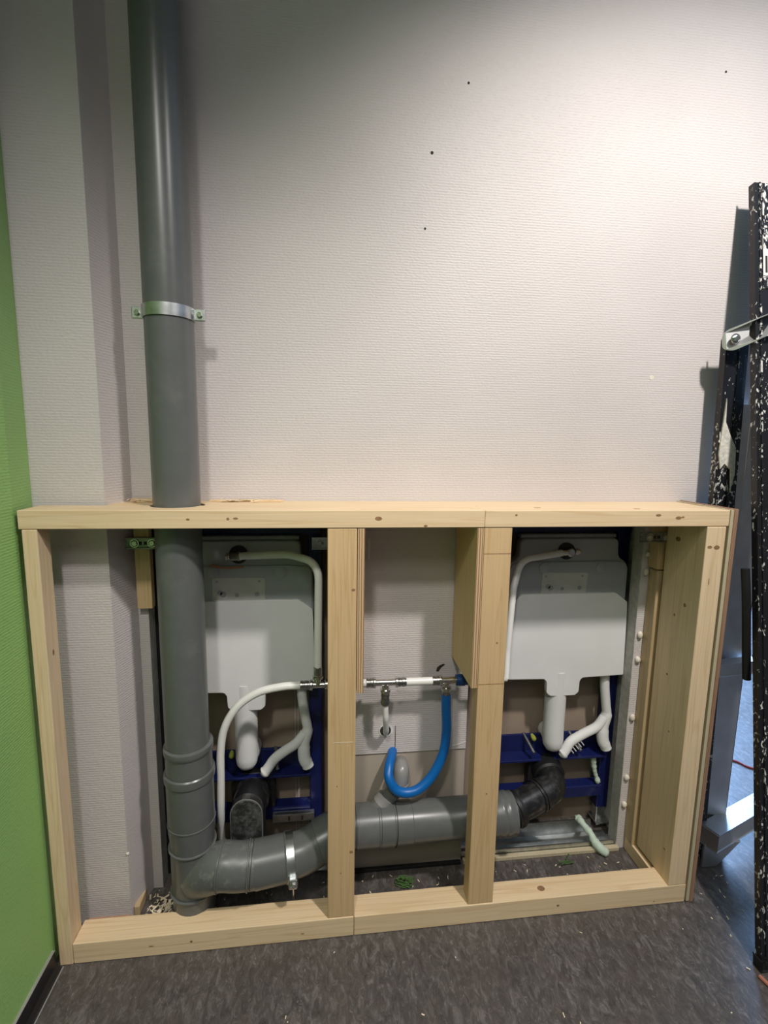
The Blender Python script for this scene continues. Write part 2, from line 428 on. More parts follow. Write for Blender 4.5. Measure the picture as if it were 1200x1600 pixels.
# boxed-in column in the corner
wc = structure('wall_column', prism([(GX-.01, 0.11), (0.130, 0.11), (0.159, WY-0.0005), (GX-.01, WY-0.0005)], 2, 0.0, 3.0), M['wallpaper'])
structure('bottom_strip', box(0.02, 0.128, 0.106, 0.11, 0.0, 0.012), M['orange_strip'], wc)
structure('corner_bead_nick', blob((0.130, 0.11, 0.20), (.004, .004, .004), rnd=random.Random(3)), M['filler'], wc)
# brown board of the partition seen through the openings
bk = structure('wall_rear_board', box(GX, 1.90, 0.345, 0.36, 0.0, 3.0), M['back_board'])
for x in (0.562, 0.571):
    structure('board_joint', box(x, x+0.0025, 0.3435, 0.3455, 0.0, 1.0), M['plaster'], bk)
structure('wall_end_leak_cap', box(1.86, 1.90, 0.243, 0.345, 0.0, 3.0), M['wallpaper'], bk)  # unseen closing piece, added to stop daylight leaking in behind the wall
structure('cavity_side', box(1.632, 1.66, 0.244, 0.345, 0.0, 1.15), M['plaster'], bk)
structure('cavity_side', box(0.13, 0.198, 0.246, 0.345, 0.0, 1.15), M['black_rubber'], bk)  # black strip: shade inside the left opening put into the colour
# skirting on the green wall: black vinyl with a cove and a sealant line
sk = structure('baseboard_left', prism([(GX, 0.0), (0.011, 0.0), (0.004, 0.002), (-0.003, 0.012), (-0.005, 0.028), (-0.006, 0.047), (GX, 0.048)], 1, -3.6, -0.003), M['base_black'])
structure('sealant_line', tube([(0.0105, -3.6, 0.0008), (0.0105, -0.004, 0.0008)], 0.0016, 6), M['base_edge'], sk)
structure('top_lip', box(-0.012, -0.0055, -3.6, -0.003, 0.0475, 0.0495), M['base_edge'], sk)

# ------------------------------------------------------------------ timber frame
fr = thing('timber_frame', (0.85, 0.07, 0.0), 'pale pine stud frame of low boxed-in wall with shelf top', 'timber frame')
PX, PY = 0.301, 0.100                          # soil stack centre
def notched(x0, x1, y0, y1, r, front):
    pts = []
    if front:   # notch opens at y1
        dx = math.sqrt(r*r-(PY-y1)**2); a = math.atan2(y1-PY, dx)
        arc = [(PX+r*math.cos(t), PY+r*math.sin(t)) for t in [a + (-PI-2*a)*k/18 for k in range(19)]]
        return [(x0, y0), (x1, y0), (x1, y1)] + arc + [(x0, y1)]
    dx = math.sqrt(r*r-(PY-y0)**2); a = math.atan2(y0-PY, dx)
    arc = [(PX+r*math.cos(t), PY+r*math.sin(t)) for t in [(-PI-a) + (PI+2*a)*0 + (-(PI+2*a))*0 + (2*a+PI)*0 + s for s in [0]]]
    arc = [(PX+r*math.cos(t), PY+r*math.sin(t)) for t in [PI-a + (a-(PI-a))*k/18 for k in range(19)]]
    return [(x0, y0)] + arc + [(x1, y0), (x1, y1), (x0, y1)]
tr1 = link('top_rail', prism(notched(-0.004, 1.0455, 0.0, 0.086, 0.060, True), 2, 1.108, 1.150, 0.0015), M['pine_x'], fr)
tr2 = link('top_rail', box(1.0465, 1.699, 0.0, 0.086, 1.108, 1.1495, 0.0015), M['pine_x'], fr)
sb = link('shelf_board', prism(notched(0.135, 1.699, 0.0885, 0.198, 0.064, False), 2, 1.110, 1.1485, 0.0015), M['pine_x'], fr)
def stud(x0, x1, y0, y1, z0, z1, mat='pine_z', name='stud'):
    return link(name, box(x0, x1, y0, y1, z0, z1, 0.002), M[mat], fr)
st1 = stud(0.001, 0.0325, 0.0, 0.050, 0.0, 1.107)
st2 = stud(0.666, 0.736, 0.002, 0.047, 0.0585, 1.107, 'stud_z')
st3 = stud(1.0475, 1.118, 0.002, 0.047, 0.0585, 1.107, 'stud_z')
st4 = stud(1.640, 1.694, 0.0, 0.146, 0.0585, 1.107)
so1 = link('sole_plate', box(0.0335, 0.735, 0.0, 0.064, 0.001, 0.058, 0.002), M['pine_x'], fr)
so2 = link('sole_plate', box(0.736, 1.696, 0.0, 0.064, 0.001, 0.058, 0.002), M['pine_x'], fr)
link('plywood_panel', box(0.7375, 0.7545, 0.002, 0.196, 0.690, 1.106, 0.0008), M['ply'], fr)
link('plywood_panel', box(1.0295, 1.0465, 0.002, 0.196, 0.690, 1.106, 0.0008), M['ply'], fr)
ep = link('end_panel', box(1.6995, 1.709, -0.002, 0.197, 0.004, 1.151, 0.0008), M['pale_z'], fr)
link('end_panel', box(1.7095, 1.7205, -0.003, 0.197, 0.002, 1.153, 0.0008), M['brown_z'], fr)['label'] = 'brown fibreboard outer layer'
link('wall_batten', box(1.632, 1.668, 0.158, 0.198, 0.046, 0.948, 0.002), M['old_z'], fr)
link('corner_block', box(1.626, 1.668, 0.156, 0.198, 0.952, 1.107, 0.002), M['stud_z'], fr)
link('floor_runner', box(1.634, 1.662, 0.066, 0.196, 0.001, 0.045, 0.002), M['pine_y'], fr)
link('floor_runner', box(0.135, 0.150, 0.115, 0.196, 0.001, 0.03, 0.002), M['old_z'], fr)
# knots: flat discs of darker wood let into the faces
def knot(parent, c, r, face):
    """c on the face, r = (along, across) radii, face 'y' front, 'x' left/right side, 'z' top"""
    b2 = bmesh.new(); n = 14
    def pos(a, k, h):
        p, q = r[0]*k*math.cos(a), r[1]*k*math.sin(a)
        if face == 'y': return (c[0]+p, c[1]-h, c[2]+q)
        if face == 'x-': return (c[0]-h, c[1]+p, c[2]+q)
        if face == 'x+': return (c[0]+h, c[1]+p, c[2]+q)
        return (c[0]+p, c[1]+q, c[2]+h)
    lo = [b2.verts.new(pos(2*PI*k/n, 1.0, -0.001)) for k in range(n)]
    hi = [b2.verts.new(pos(2*PI*k/n, 0.8, 0.0003)) for k in range(n)]
    b2.faces.new(hi); b2.faces.new(lo[::-1])
    for k in range(n): b2.faces.new((lo[k], lo[(k+1) % n], hi[(k+1) % n], hi[k]))
    return link('knot', b2, M['knot'], parent)
knot(st1, (0.0325, 0.025, 0.813), (.004, .009), 'x+')
for (x, z, a, b) in ((0.352, 1.129, .005, .003), (0.44, 1.130, .004, .004), (0.457, 1.131, .007, .003), (0.786, 1.130, .010, .006), (0.90, 1.112, .006, .003)):
    knot(tr1, (x, 0.0, z), (a, b), 'y')
for (x, z, a, b) in ((1.125, 1.138, .004, .003), (1.50, 1.137, .009, .004), (1.556, 1.130, .010, .005), (1.568, 1.132, .005, .003)):
    knot(tr2, (x, 0.0, z), (a, b), 'y')
for (x, y) in ((1.20, .05), (1.46, .03)): knot(tr2, (x, y, 1.1495), (.012, .007), 'z')
for (x, z, a, b) in ((0.318, .032, .004, .004), (0.60, .022, .006, .002), (0.22, .03, .008, .002)): knot(so1, (x, 0.0, z), (a, b), 'y')
for (x, z, a, b) in ((1.308, .030, .005, .004), (1.60, .012, .003, .002)): knot(so2, (x, 0.0, z), (a, b), 'y')
knot(so2, (1.27, .03, .058), (.013, .010), 'z')
for (x, z, a, b) in ((0.728, 0.956, .006, .004), (0.727, 0.25, .006, .005), (0.69, 0.44, .002, .002), (0.70, 0.19, .002, .003)): knot(st2, (x, 0.002, z), (a, b), 'y')
for (x, z, a, b) in ((1.093, 0.81, .003, .003), (1.085, 0.39, .003, .003)): knot(st3, (x, 0.002, z), (a, b), 'y')
for (y, z, a, b) in ((.100, 1.055, .012, .008), (.05, 0.88, .006, .007), (.085, .84, .004, .005), (.09, .66, .004, .004), (.06, .50, .003, .003), (.03, .15, .005, .003)):
    knot(st4, (1.640, y, z), (a, b), 'x-')
for (x, z, a, b) in ((1.652, 1.053, .008, .005), (1.672, 1.052, .010, .007), (1.66, .96, .0015, .012)): knot(st4, (x, 0.0, z), (a, b), 'y')
# saw cuts / pencil lines on the right middle stud
for z in (1.041, 0.699):
    link('pencil_line', box(1.0485, 1.117, 0.0015, 0.004, z, z+0.0014), M['knot'], st3)
for (z,) in ((0.56,),): link('pencil_line', box(0.68, 0.73, 0.0015, 0.004, z, z+0.0010), M['filler'], st2)

# shavings and splinters lying on the shelf by the stack
R = random.Random(5)
chips = bmesh.new()
for k in range(34):
    x = R.choice([R.uniform(.15, .24), R.uniform(.37, .52)]); y = R.uniform(.15, .192)
    a = R.uniform(-.5, .5); L = R.uniform(.008, .03)
    bar((x, y, 1.150+R.uniform(.0005, .006)), (x+L*math.cos(a), y+L*math.sin(a)*.4, 1.1505+R.uniform(0, .007)), R.uniform(.002, .006), R.uniform(.0008, .002), bm=chips)
tag(link('wood_shavings', chips, M['chip']), 'pale wood shavings strewn along the shelf beside the grey stack', 'shavings', kind='stuff')
sp = bmesh.new(); poly = [(0.36, .178), (0.39, .168), (0.42, .172), (0.47, .176), (0.475, .170), (0.545, .171), (0.55, .186), (0.50, .196), (0.37, .197)]
tag(link('wood_offcut', prism(poly, 2, 1.1488, 1.1535, .0008), M['pine_x']), 'thin splintered pine offcut lying at back of shelf right of stack', 'offcut')
poly = [(0.165, .175), (0.19, .150), (0.225, .158), (0.240, .185), (0.225, .196), (0.17, .196)]
tag(link('wood_offcut', prism(poly, 2, 1.1488, 1.157, .0008), M['pine_x']), 'jagged pine offcut on shelf between column and grey stack', 'offcut')

# ------------------------------------------------------------------ soil stack
ss = thing('soil_stack', (PX, PY, 0.0), 'tall grey plastic soil stack rising through the shelf to the ceiling', 'pipe')
link('pipe', cyl((PX, PY, 0.50), (PX, PY, 2.995), 0.0545, 48), M['pvc'], ss, True)
# double-lipped coupling and branch body
prof = [(0.0, .0545), (0.02, .0550), (.075, .0555), (.095, .0560), (.10, .0565), (.255, .0570), (.275, .0595), (.42, .0600), (.424, .0635), (.434, .0645), (.444, .0635), (.447, .0605)]
link('branch_body', rod((PX+.002, PY, 0.002), (PX+.002, PY, 1), prof, 48), M['pvc'], ss, True)
link('coupling', rod((PX+.002, PY, 0.450), (PX+.002, PY, 1), [(0, .0585), (.05, .0585), (.054, .0615), (.062, .0625), (.070, .0615), (.073, .0560)], 48), M['pvc'], ss, True)
for z in (0.098, 0.230, 0.300):
    link('joint_ring', rod((PX+.002, PY, z-.002), (PX+.002, PY, z+1), [(0, .0585), (.001, .0615), (.004, .0615), (.005, .0585)], 48), M['pvc'], ss, True)
# pipe clamp on the wall
cl = link('pipe_clamp', strap_mesh((PX, PY, 1.595), .0552, (0.0, 0.0, 1), .027, .0025, -PI-.25, .25), M['zinc'], ss, True)
for s in (-1, 1):
    b2 = box(PX+s*.054 if s > 0 else PX-.082, PX+.082 if s > 0 else PX-.054, PY-.004, PY+.003, 1.582, 1.609, .002)
    link('clamp_ear', b2, M['zinc'], cl)
    b2 = bmesh.new(); bolt(b2, (PX+s*.069, PY-.004, 1.595), (0, -1, 0), .0065, .005)
    link('clamp_screw', b2, M['steel'], cl, True)

link('wall_stud', cyl((PX, PY+.056, 1.595), (PX, WY, 1.595), .005, 12), M['zinc'], cl, True)

# ------------------------------------------------------------------ horizontal drain
dp = thing('drain_pipe', (0.75, 0.11, 0.16), 'large grey horizontal drain pipe running behind both middle studs', 'pipe')
path = fillet([(0.315, 0.094, .13), (0.372, 0.066, .180), (0.455, 0.070, .172), (0.571, 0.085, .176), (0.664, 0.108, .208), (0.755, 0.122, .222)], .05, 6)
link('swept_bend', tube(spline([(0.318, 0.093, .140), (0.350, 0.075, .165), (0.385, 0.066, .181), (0.430, 0.066, .176), (0.475, 0.071, .173)], 6), .0585, 40), M['pvc_dusty'], dp, True)
def ringed(p0, p1, prof, name, mat='pvc'):
    link(name, rod(p0, p1, prof, 44), M[mat], dp, True)
def length(a, b): return (Vector(a)-Vector(b)).length
a, b = (0.380, 0.066, .181), (0.3875, 0.0655, .1805); ringed(a, b, [(0, .0585), (.001, .0612), (.004, .0612), (.005, .0585)], 'joint_ring', 'pvc_dusty')
a, b = (0.452, 0.0685, .1745), (0.460, 0.069, .174); ringed(a, b, [(0, .0585), (.001, .0618), (.004, .0618), (.005, .0585)], 'joint_ring', 'pvc_dusty')
a, b = (0.470, 0.070, .173), (0.560, 0.083, .1755); L = length(a, b)
ringed(a, b, [(0, .0595), (L-.012, .0595), (L-.009, .062), (L, .062), (L+.001, .058)], 'socket')
link('pipe', tube(spline([(0.55, 0.082, .175), (0.60, 0.090, .181), (0.655, 0.103, .202), (0.70, 0.114, .216), (0.755, 0.121, .222)], 5), .0555, 44), M['pvc'], dp, True)
a, b = (0.640, 0.100, .197), (0.700, 0.114, .216); L = length(a, b)
ringed(a, b, [(0, .0555), (.001, .0595), (L, .0600), (L+.004, .0585)], 'socket')
a, b = (0.745, 0.120, .2215), (1.215, 0.132, .2165); L = length(a, b)
ringed(a, b, [(0, .0585), (.063, .0585), (.065, .0600), (.108, .0600), (.110, .0580), (.16, .0580), (.162, .0560), (L-.10, .0560), (L-.095, .0590), (L-.05, .0590), (L-.045, .0615), (L-.037, .0615), (L-.032, .0590), (L-.025, .0615), (L-.017, .0615), (L-.012, .059), (L, .059)], 'pipe')
M['groove'] = simple('dark_joint_gap', (0.03, 0.03, 0.03), 0.6)
for a, b, r in (((0.462, 0.0692, .1738), (0.4645, 0.0693, .1736), .0597), ((0.8115, 0.1217, .2208), (0.8135, 0.1218, .2207), .0604), ((0.8560, 0.1228, .2203), (0.8580, 0.1229, .2202), .0606)):
    ringed(a, b, [(0, r-.004), (.0003, r), (.0018, r), (.002, r-.004)], 'joint_gap', 'groove')
# zinc clamp with hanging bolt
ax = Vector((.09, .013, .0025)).normalized()
kc = link('pipe_clamp', strap_mesh((0.563, 0.0835, .1758), .0600, ax, .020, .0022, 0, 2*PI), M['zinc'], dp, True)
link('clamp_ear', box(0.564, 0.588, 0.008, 0.032, .146, .174, .004), M['zinc'], kc)
b2 = bmesh.new(); bolt(b2, (0.577, 0.008, .160), (0, -1, 0), .0075, .005); link('clamp_screw', b2, M['steel'], kc, True)
link('threaded_rod', cyl((0.572, 0.074, .001), (0.572, 0.074, .118), .003, 10), M['zinc'], kc, True)

# waste branch from the wall into the drain
wb_ = thing('waste_branch', (0.85, 0.14, 0.30), 'short grey waste bend from wall slanting into drain pipe behind blue hose', 'pipe')
link('wall_bend', tube(fillet([(0.882, 0.203, .352), (0.881, 0.150, .372), (0.876, 0.146, .315)], .032, 10), .0225, 28), M['pvc_light'], wb_, True)
link('bend_ring', rod((0.877, 0.146, .330), (0.8765, 0.146, .322), [(0, .0225), (.001, .0245), (.006, .0245), (.007, .022)], 28), M['pvc_light'], wb_, True)
link('pipe', cyl((0.876, 0.147, .322), (0.822, 0.140, .268), .0225, 28), M['pvc'], wb_, True)
a = Vector((0.835, 0.1405, .292)); d = Vector((0.812, 0.136, .262))-a
link('socket', rod(a, a+d, [(0, .0225), (.001, .0258), (.020, .0258), (.0215, .0268), (.024, .0268), (.0255, .0258), (.052, .0258)], 28), M['pvc_light'], wb_, True)

# ------------------------------------------------------------------ black drain bends
be = thing('toilet_drain_bend', (0.44, 0.2, 0.12), 'dusty black drain bend facing forward under the left cistern', 'pipe')
link('wall_flange', prism(round_poly([(0.372, .150), (0.505, .150), (0.505, .270), (0.470, .295), (0.400, .295), (0.372, .270)], .02), 1, .275, .305, .004), M['black_rubber'], be, True)
link('collar', cyl((0.438, .285, .238), (0.439, .215, .244), .052, 32, None, .006), M['black_pipe'], be, True)
link('bend', tube(fillet([(0.438, .29, .238), (0.4395, .186, .262), (0.440, .180, .105)], .052, 12), .0455, 36), M['black_rubber'], be, True)
cap = [(0.397+.0435*(1-math.cos(t)), .274+.046*math.sin(t)) for t in [PI*k/14 for k in range(15)]] + [(0.484-.0435*(1-math.cos(t)), .206-.046*math.sin(t)) for t in [PI*k/14 for k in range(15)]]
link('front_face', prism(cap, 1, .128, .16, .005), M['black_dusty'], be, True)
rim = [(x+(.44-x)*.01, .131, z) for x, z in cap]
link('seam', tube([rim[-1]]+rim+[rim[0]], .0018, 8), M['seam_grey'], be, True)

br = thing('toilet_drain_bend', (1.33, 0.2, 0.18), 'glossy black drain bend joining grey drain pipe under right cistern', 'pipe')
link('wall_flange', prism(round_poly([(1.325, .165), (1.425, .165), (1.435, .205), (1.435, .270), (1.400, .290), (1.345, .290), (1.325, .265)], .02), 1, .275, .305, .004), M['black_rubber'], br, True)
pth = fillet([(1.386, .292, .252), (1.378, .198, .240), (1.215, .150, .205)], .05, 12)
link('bend', tube(pth, .044, 36), M['black_pipe'], br, True)
def on_path(q):
    a, b = Vector((1.378, .198, .240)), Vector((1.215, .150, .205)); return a+(b-a)*q
for q in (.30, .36):
    a = on_path(q); d = (on_path(1)-on_path(0)).normalized()
    link('collar', rod(a, a+d, [(0, .044), (.001, .0475), (.006, .0475), (.007, .044)], 36), M['black_pipe'], br, True)
a = on_path(.80)
link('sleeve', rod(a, a+d, [(0, .044), (.001, .0500), (.008, .0510), (.010, .0535), (.020, .0535), (.022, .051), (.030, .051)], 36), M['black_rubber'], br, True)
link('collar', cyl((1.386, .28, .250), (1.382, .235, .245), .050, 32, None, .006), M['black_rubber'], br, True)

# ------------------------------------------------------------------ concealed cistern units
def cistern(ox, label, right):
    bx = -.028 if right else 0.0
    t = thing('cistern_unit', (ox+1.405, 0.29, 0.0), label, 'cistern', 'concealed toilet cisterns in blue frames')
    X = lambda v: ox+v
    # steel frame: two uprights, top bar, upper angle bar, lower bar
    for x0 in (1.585, 1.180):
        up = link('upright', box(X(x0), X(x0+.040), .290, .330, .075, 1.085, .003), M['blue_steel'], t)
        link('adjustable_foot', box(X(x0+.005), X(x0+.035), .295, .325, .022, .080, .002), M['zinc'], t)
        link('foot_plate', box(X(x0-.004), X(x0+.044), .275, .332, .022, .028, .001), M['zinc'], t)
    link('top_bar', box(X(1.180), X(1.625), .285, .330, 1.040, 1.085, .003), M['blue_steel'], t)
    ab = box(X(1.218), X(1.588), .308, .316, .285, .352, .002); box(X(1.218), X(1.588), .258, .312, .285, .293, .002, bm=ab)
    link('crossbar', ab, M['blue_steel'], t)
    link('crossbar', box(X(1.218), X(1.588), .270, .312, .136, .176, .003), M['blue_steel'], t)
    # threaded bolts lying on the angle bar
    for x in (1.318, 1.478):
        link('fixing_bolt', cyl((X(x), .315, .352), (X(x+.012), .250, .322), .0055, 12), M['zinc'], t, True)
    link('bolt_plug', rod((X(1.345), .31, .350), (X(1.35), .27, .334), [(0, .004), (.01, .008), (.02, .008), (.024, .004)], 12), M['yellow_green'], t, True)
    # tank
    body = round_poly([(X(1.247), 1.028), (X(1.563), 1.028), (X(1.566), .968), (X(1.598), .950), (X(1.602), .845), (X(1.596), .60), (X(1.214), .60), (X(1.208), .845), (X(1.212), .950), (X(1.244), .968)], .018)
    tk = link('tank', prism(body, 1, .252, .289, .006), M['cistern'], t, True)
    sh = round_poly([(X(1.225), .953), (X(1.29), .958), (X(1.34), .957), (X(1.47), .957), (X(1.52), .958), (X(1.588), .953), (X(1.597), .935), (X(1.597), .80), (X(1.213), .80), (X(1.213), .935)], .012)
    link('tank_step', prism(sh, 1, .2475, .256, .003), M['cistern'], tk, True)
    pl = link('access_plate', prism(round_poly([(X(1.318), .925), (X(1.465), .922), (X(1.463), .845), (X(1.316), .845)], .006), 1, .2455, .250, .001), M['cistern_plate'], tk)
    for (x, z, r) in ((1.322, .938, .016), (1.508, .936, .017)):
        link('moulded_boss', rod((X(x), .2485, z), (X(x), .244, z), [(0, r), (.003, r), (.0045, r*.8)], 22), M['cistern'], tk, True)
    for (x, z, r) in ((1.338, .880, .008), (1.385, .872, .006), (1.441, .874, .007), (1.448, .912, .004), (1.330, .912, .004), (1.347, .875, .009)):
        link('plate_spot', rod((X(x), .2458, z), (X(x), .2448, z), [(0, r), (.001, r*.9)], 16), M['cistern_spot'], tk, True)
    link('top_edge', box(X(1.25), X(1.56), .262, .289, 1.028, 1.040, .003), M['cistern_spot'], tk)
    # white foam pad
    pad = [(X(1.255), .858), (X(1.558), .858), (X(1.598), .828), (X(1.600), .800), (X(1.606), .586), (X(1.468), .582), (X(1.460), .572), (X(1.459), .535), (X(1.447), .524), (X(1.366), .524), (X(1.352), .535), (X(1.350), .572), (X(1.342), .582), (X(1.212), .586), (X(1.216), .828)]
    link('insulation_pad', prism(round_poly(pad, .005), 1, .2365, .254, .002), M['foam_white'], t)
    # inlet
    iv = link('inlet_recess', rod((X(1.392), .2540, .990), (X(1.392), .2455, .990), [(0, .026), (.0083, .026), (.0085, .024)], 24), M['black_rubber'], t, True)
    b2 = bmesh.new(); cyl((X(1.396), .256, .990), (X(1.396), .222, .990), .013, 20, b2, .003)
    cyl((X(1.396), .233, .990), (X(1.365), .231, .988), .0095, 18, b2, .002)
    rod((X(1.366), .231, .988), (X(1.36), .231, .988), [(0, .0115), (.006, .0115), (.007, .0095)], 6, b2)
    rod((X(1.410), .233, .991), (X(1.42), .233, .991), [(0, .009), (.008, .011), (.016, .008)], 12, b2)
    link('inlet_valve', b2, M['steel'], iv, True)
    # flush pipe
    link('flush_pipe', tube([(X(1.398), .268, .60), (X(1.398), .268, .50), (X(1.398), .268, .40), (X(1.398), .266, .36), (X(1.398), .264, .340), (X(1.398), .262, .326), (X(1.398), .260, .319)], [.034, .0335, .033, .033, .030, .021, .006], 28), M['foam_white'], t, True)
    link('flush_elbow', tube(fillet([(X(1.402), .272, .40), (X(1.405), .275, .36), (X(1.405), .33, .355)], .02, 5), .029, 24), M['foam_white'], t, True)
    # forked white foam hose
    f = tube(spline([(X(1.562), .268, .59), (X(1.566), .268, .53), (X(1.575), .268, .47), (X(1.580), .268, .435), (X(1.570), .266, .39), (X(1.570), .262, .35), (X(1.580), .258, .325), (X(1.584), .256, .312)], 5), [.0145]*15+[.017]*6+[.019]*8+[.0175]*4+[.015, .012, .006], 18)
    tube(spline([(X(1.572), .266, .425), (X(1.545), .262, .395), (X(1.512+bx*.5), .258, .375), (X(1.482+bx), .252, .355), (X(1.464+bx), .247, .332), (X(1.452+bx), .245, .318), (X(1.443+bx), .245, .312)], 5), [.015]*24+[.0165, .0165, .015, .013, .010, .008, .005], 18, bm=f)
    link('forked_hose', f, M['foam_white'], t, True)
    rb = bmesh.new()
    if right:
        for k in range(5):
            q = k/4; p = Vector((X(1.448+.034*q), .249, .335+.026*q)); cyl(p, p+Vector((.016, 0, -.020)), .0018, 8, rb)
        link('ribbing', rb, M['foam_white'], t, True)
    else: rb.free()
    return t
cl_ = cistern(-0.975, 'left concealed toilet cistern partly behind grey stack, tank edge marked by brown stain', False)
cr_ = cistern(0.0, 'right concealed toilet cistern in blue frame beyond right middle stud', True)
cl_['label'] = 'left concealed toilet cistern in blue frame, partly behind the grey stack'
def strap(parent, x0, x1, y, z0, z1, name='mounting_bracket', mat='dark_zinc', hx=(.3, .85)):
    b_ = link(name, box(x0, x1, y, y+.004, z0, z1, .0012), M[mat], parent)
    for zz in (z0, z1-.004):
        link('bracket_lip', box(x0, x1, y-.005, y, zz, zz+.004, .0008), M[mat], b_)
    for q in hx:
        b2 = bmesh.new(); bolt(b2, (x0+(x1-x0)*q, y, (z0+z1)/2), (0, -1, 0), .0085, .006); link('bracket_bolt', b2, M['zinc'], b_, True)
        b2 = strap_mesh((x0+(x1-x0)*q, y-.002, (z0+z1)/2), .009, (0, 1, 0), .003, .002, 0, 2*PI, 18); link('bracket_washer', b2, M['steel'], b_, True)
    for q in (.42, .58):
        link('bracket_slot', box(x0+(x1-x0)*q, x0+(x1-x0)*(q+.1), y-.001, y+.001, (z0+z1)/2-.004, (z0+z1)/2+.004), M['hole'], b_)
    return b_
strap(cl_, 0.148, 0.226, .168, 1.026, 1.056)
strap(cl_, 0.621, 0.672, .262, 1.000, 1.036, hx=(.45,), mat='zinc')
strap(cr_, 1.560, 1.650, .148, 1.036, 1.066)
link('white_bracket', box(.497, .625, .250, .268, .140, .166, .002), M['zinc'], cl_)
for x in (.545, .585): link('bracket_slot', box(x, x+.006, .2485, .252, .146, .160), M['hole'], cl_)
link('stain', prism(round_poly([(.34, .962), (.38, .955), (.43, .957), (.43, .951), (.39, .948), (.34, .953)], .003), 1, .2468, .248), M['orange_strip'], cl_)

# timber blocks on the wall and the right-hand corner
tag(link('wood_block', box(.166, .204, .176, .1985, .862, 1.100, .0015), M['stud_z']), 'small brown timber block screwed to wall behind left perforated bracket', 'timber block')

# ------------------------------------------------------------------ supply pipes
SYY = 0.130
sm = thing('water_supply_pipe', (0.80, SYY, 0.45), 'white plastic water pipe with steel press fittings feeding both cisterns', 'pipe')
zc = lambda x: 0.651 - 0.008*(x-0.63)          # runs almost level
def P(x): return (x, SYY, zc(x))
def seg_white(x0, x1, r=.0105): link('pipe_section', cyl(P(x0), P(x1), r, 20), M['white_pipe'], sm, True)
def sleeve(x0, x1):
    L = x1-x0; link('crimp_sleeve', rod(P(x0), P(x1), [(0, .0105), (.001, .0125), (L*.25, .0125), (L*.3, .0115), (L*.45, .0115), (L*.5, .0125), (L*.8, .0125), (L*.85, .0115), (L, .0115)], 20), M['crimp'], sm, True)
def tee(x0, x1, xc, up):
    b2 = bmesh.new(); L = x1-x0
    rod(P(x0), P(x1), [(0, .0125), (.002, .0145), (.008, .0145), (.010, .0095), (L-.010, .0095), (L-.008, .0145), (L-.002, .0145), (L, .0125)], 20, b2)
    p = Vector(P(xc)); e = p+Vector((0, 0, .034*up))
    rod(p, e, [(0, .0095), (.018, .0095), (.0195, .0145), (.026, .0145), (.028, .0115), (.034, .0115)], 20, b2)
    link('tee_fitting', b2, M['steel'], sm, True)
# left tee
sleeve(0.592, 0.617); tee(0.617, 0.668, 0.640, 1); seg_white(0.668, 0.775)
sleeve(0.772, 0.796); tee(0.790, 0.862, 0.826, -1); sleeve(0.862, 0.884); seg_white(0.880, 0.962); sleeve(0.958, 0.984); tee(0.978, 1.036, 0.999, -1)
link('end_cap', rod(P(1.026), P(1.06), [(0, .012), (.001, .0155), (.024, .0165), (.026, .0145), (.034, .0145)], 20), M['blue_cap'], sm, True)
seg_white(1.058, 1.175, .009)
# downpipe into the wall, with its crimp
zt = zc(.826)
link('crimp_sleeve', rod((0.826, SYY, zt-.030), (0.826, SYY, 0), [(0, .0105), (.001, .0120), (.010, .0120), (.012, .0112), (.018, .0112), (.020, .012), (.034, .012), (.036, .010)], 20), M['crimp'], sm, True)
link('pipe_section', tube(fillet([(0.826, SYY, zt-.06), (0.829, .135, .540), (0.834, .160, .485), (0.838, .203, .452)], .05, 6), .0085, 18), M['white_pipe'], sm, True)
# riser to the left inlet
link('crimp_sleeve', cyl((0.640, SYY, .681), (0.640, SYY, .704), .0118, 20, None, .001), M['crimp'], sm, True)
link('pipe_section', tube(fillet([(0.640, SYY, .700), (0.641, SYY, .80), (0.643, .140, .990), (0.560, .200, 1.000), (0.405, .231, .989)], .085, 12), .0105, 20), M['white_pipe'], sm, True)
link('crimp_sleeve', cyl((0.425, .226, .9905), (0.398, .231, .988), .0122, 20, None, .001), M['crimp'], sm, True)
# riser to the right inlet
link('pipe_section', tube(fillet([(1.172, SYY, zc(1.1)), (1.180, .150, .72), (1.197, .170, .90), (1.225, .195, .978), (1.368, .231, .988)], .06, 12), .0100, 20), M['white_pipe'], sm, True)
# big bend going down on the left, and its outlet behind the drain
link('pipe_section', tube(spline([(0.597, SYY, .6515), (0.545, SYY, .650), (0.480, SYY, .636), (0.425, SYY, .598), (0.390, SYY, .540), (0.377, .131, .470), (0.374, .135, .38), (0.369, .145, .28), (0.362, .175, .18), (0.362, .195, .10)], 6), .0105, 20), M['white_pipe'], sm, True)
tag(link('water_hose', tube(spline([(0.9995, SYY, .606), (1.001, SYY, .56), (1.004, SYY, .50), (0.997, .128, .43), (0.968, .122, .368), (0.930, .115, .332), (0.893, .112, .322), (0.860, .113, .332), (0.840, .122, .362), (0.843, .146, .384), (0.853, .175, .392), (0.860, .203, .393)], 7), .0135, 22), M['blue_hose'], smooth=True),
    'blue insulated hose curving down from right tee and back into the wall', 'hose')
link('crimp_sleeve', rod((0.999, SYY, zc(1)-.030), (0.999, SYY, 0), [(0, .0105), (.001, .0120), (.010, .0120), (.012, .0112), (.018, .0112), (.020, .012), (.028, .012)], 20), M['crimp'], sm, True)
link('pipe_section', cyl((0.999, SYY, zc(1)-.056), (0.9995, SYY, .585), .0095, 18), M['white_pipe'], sm, True)

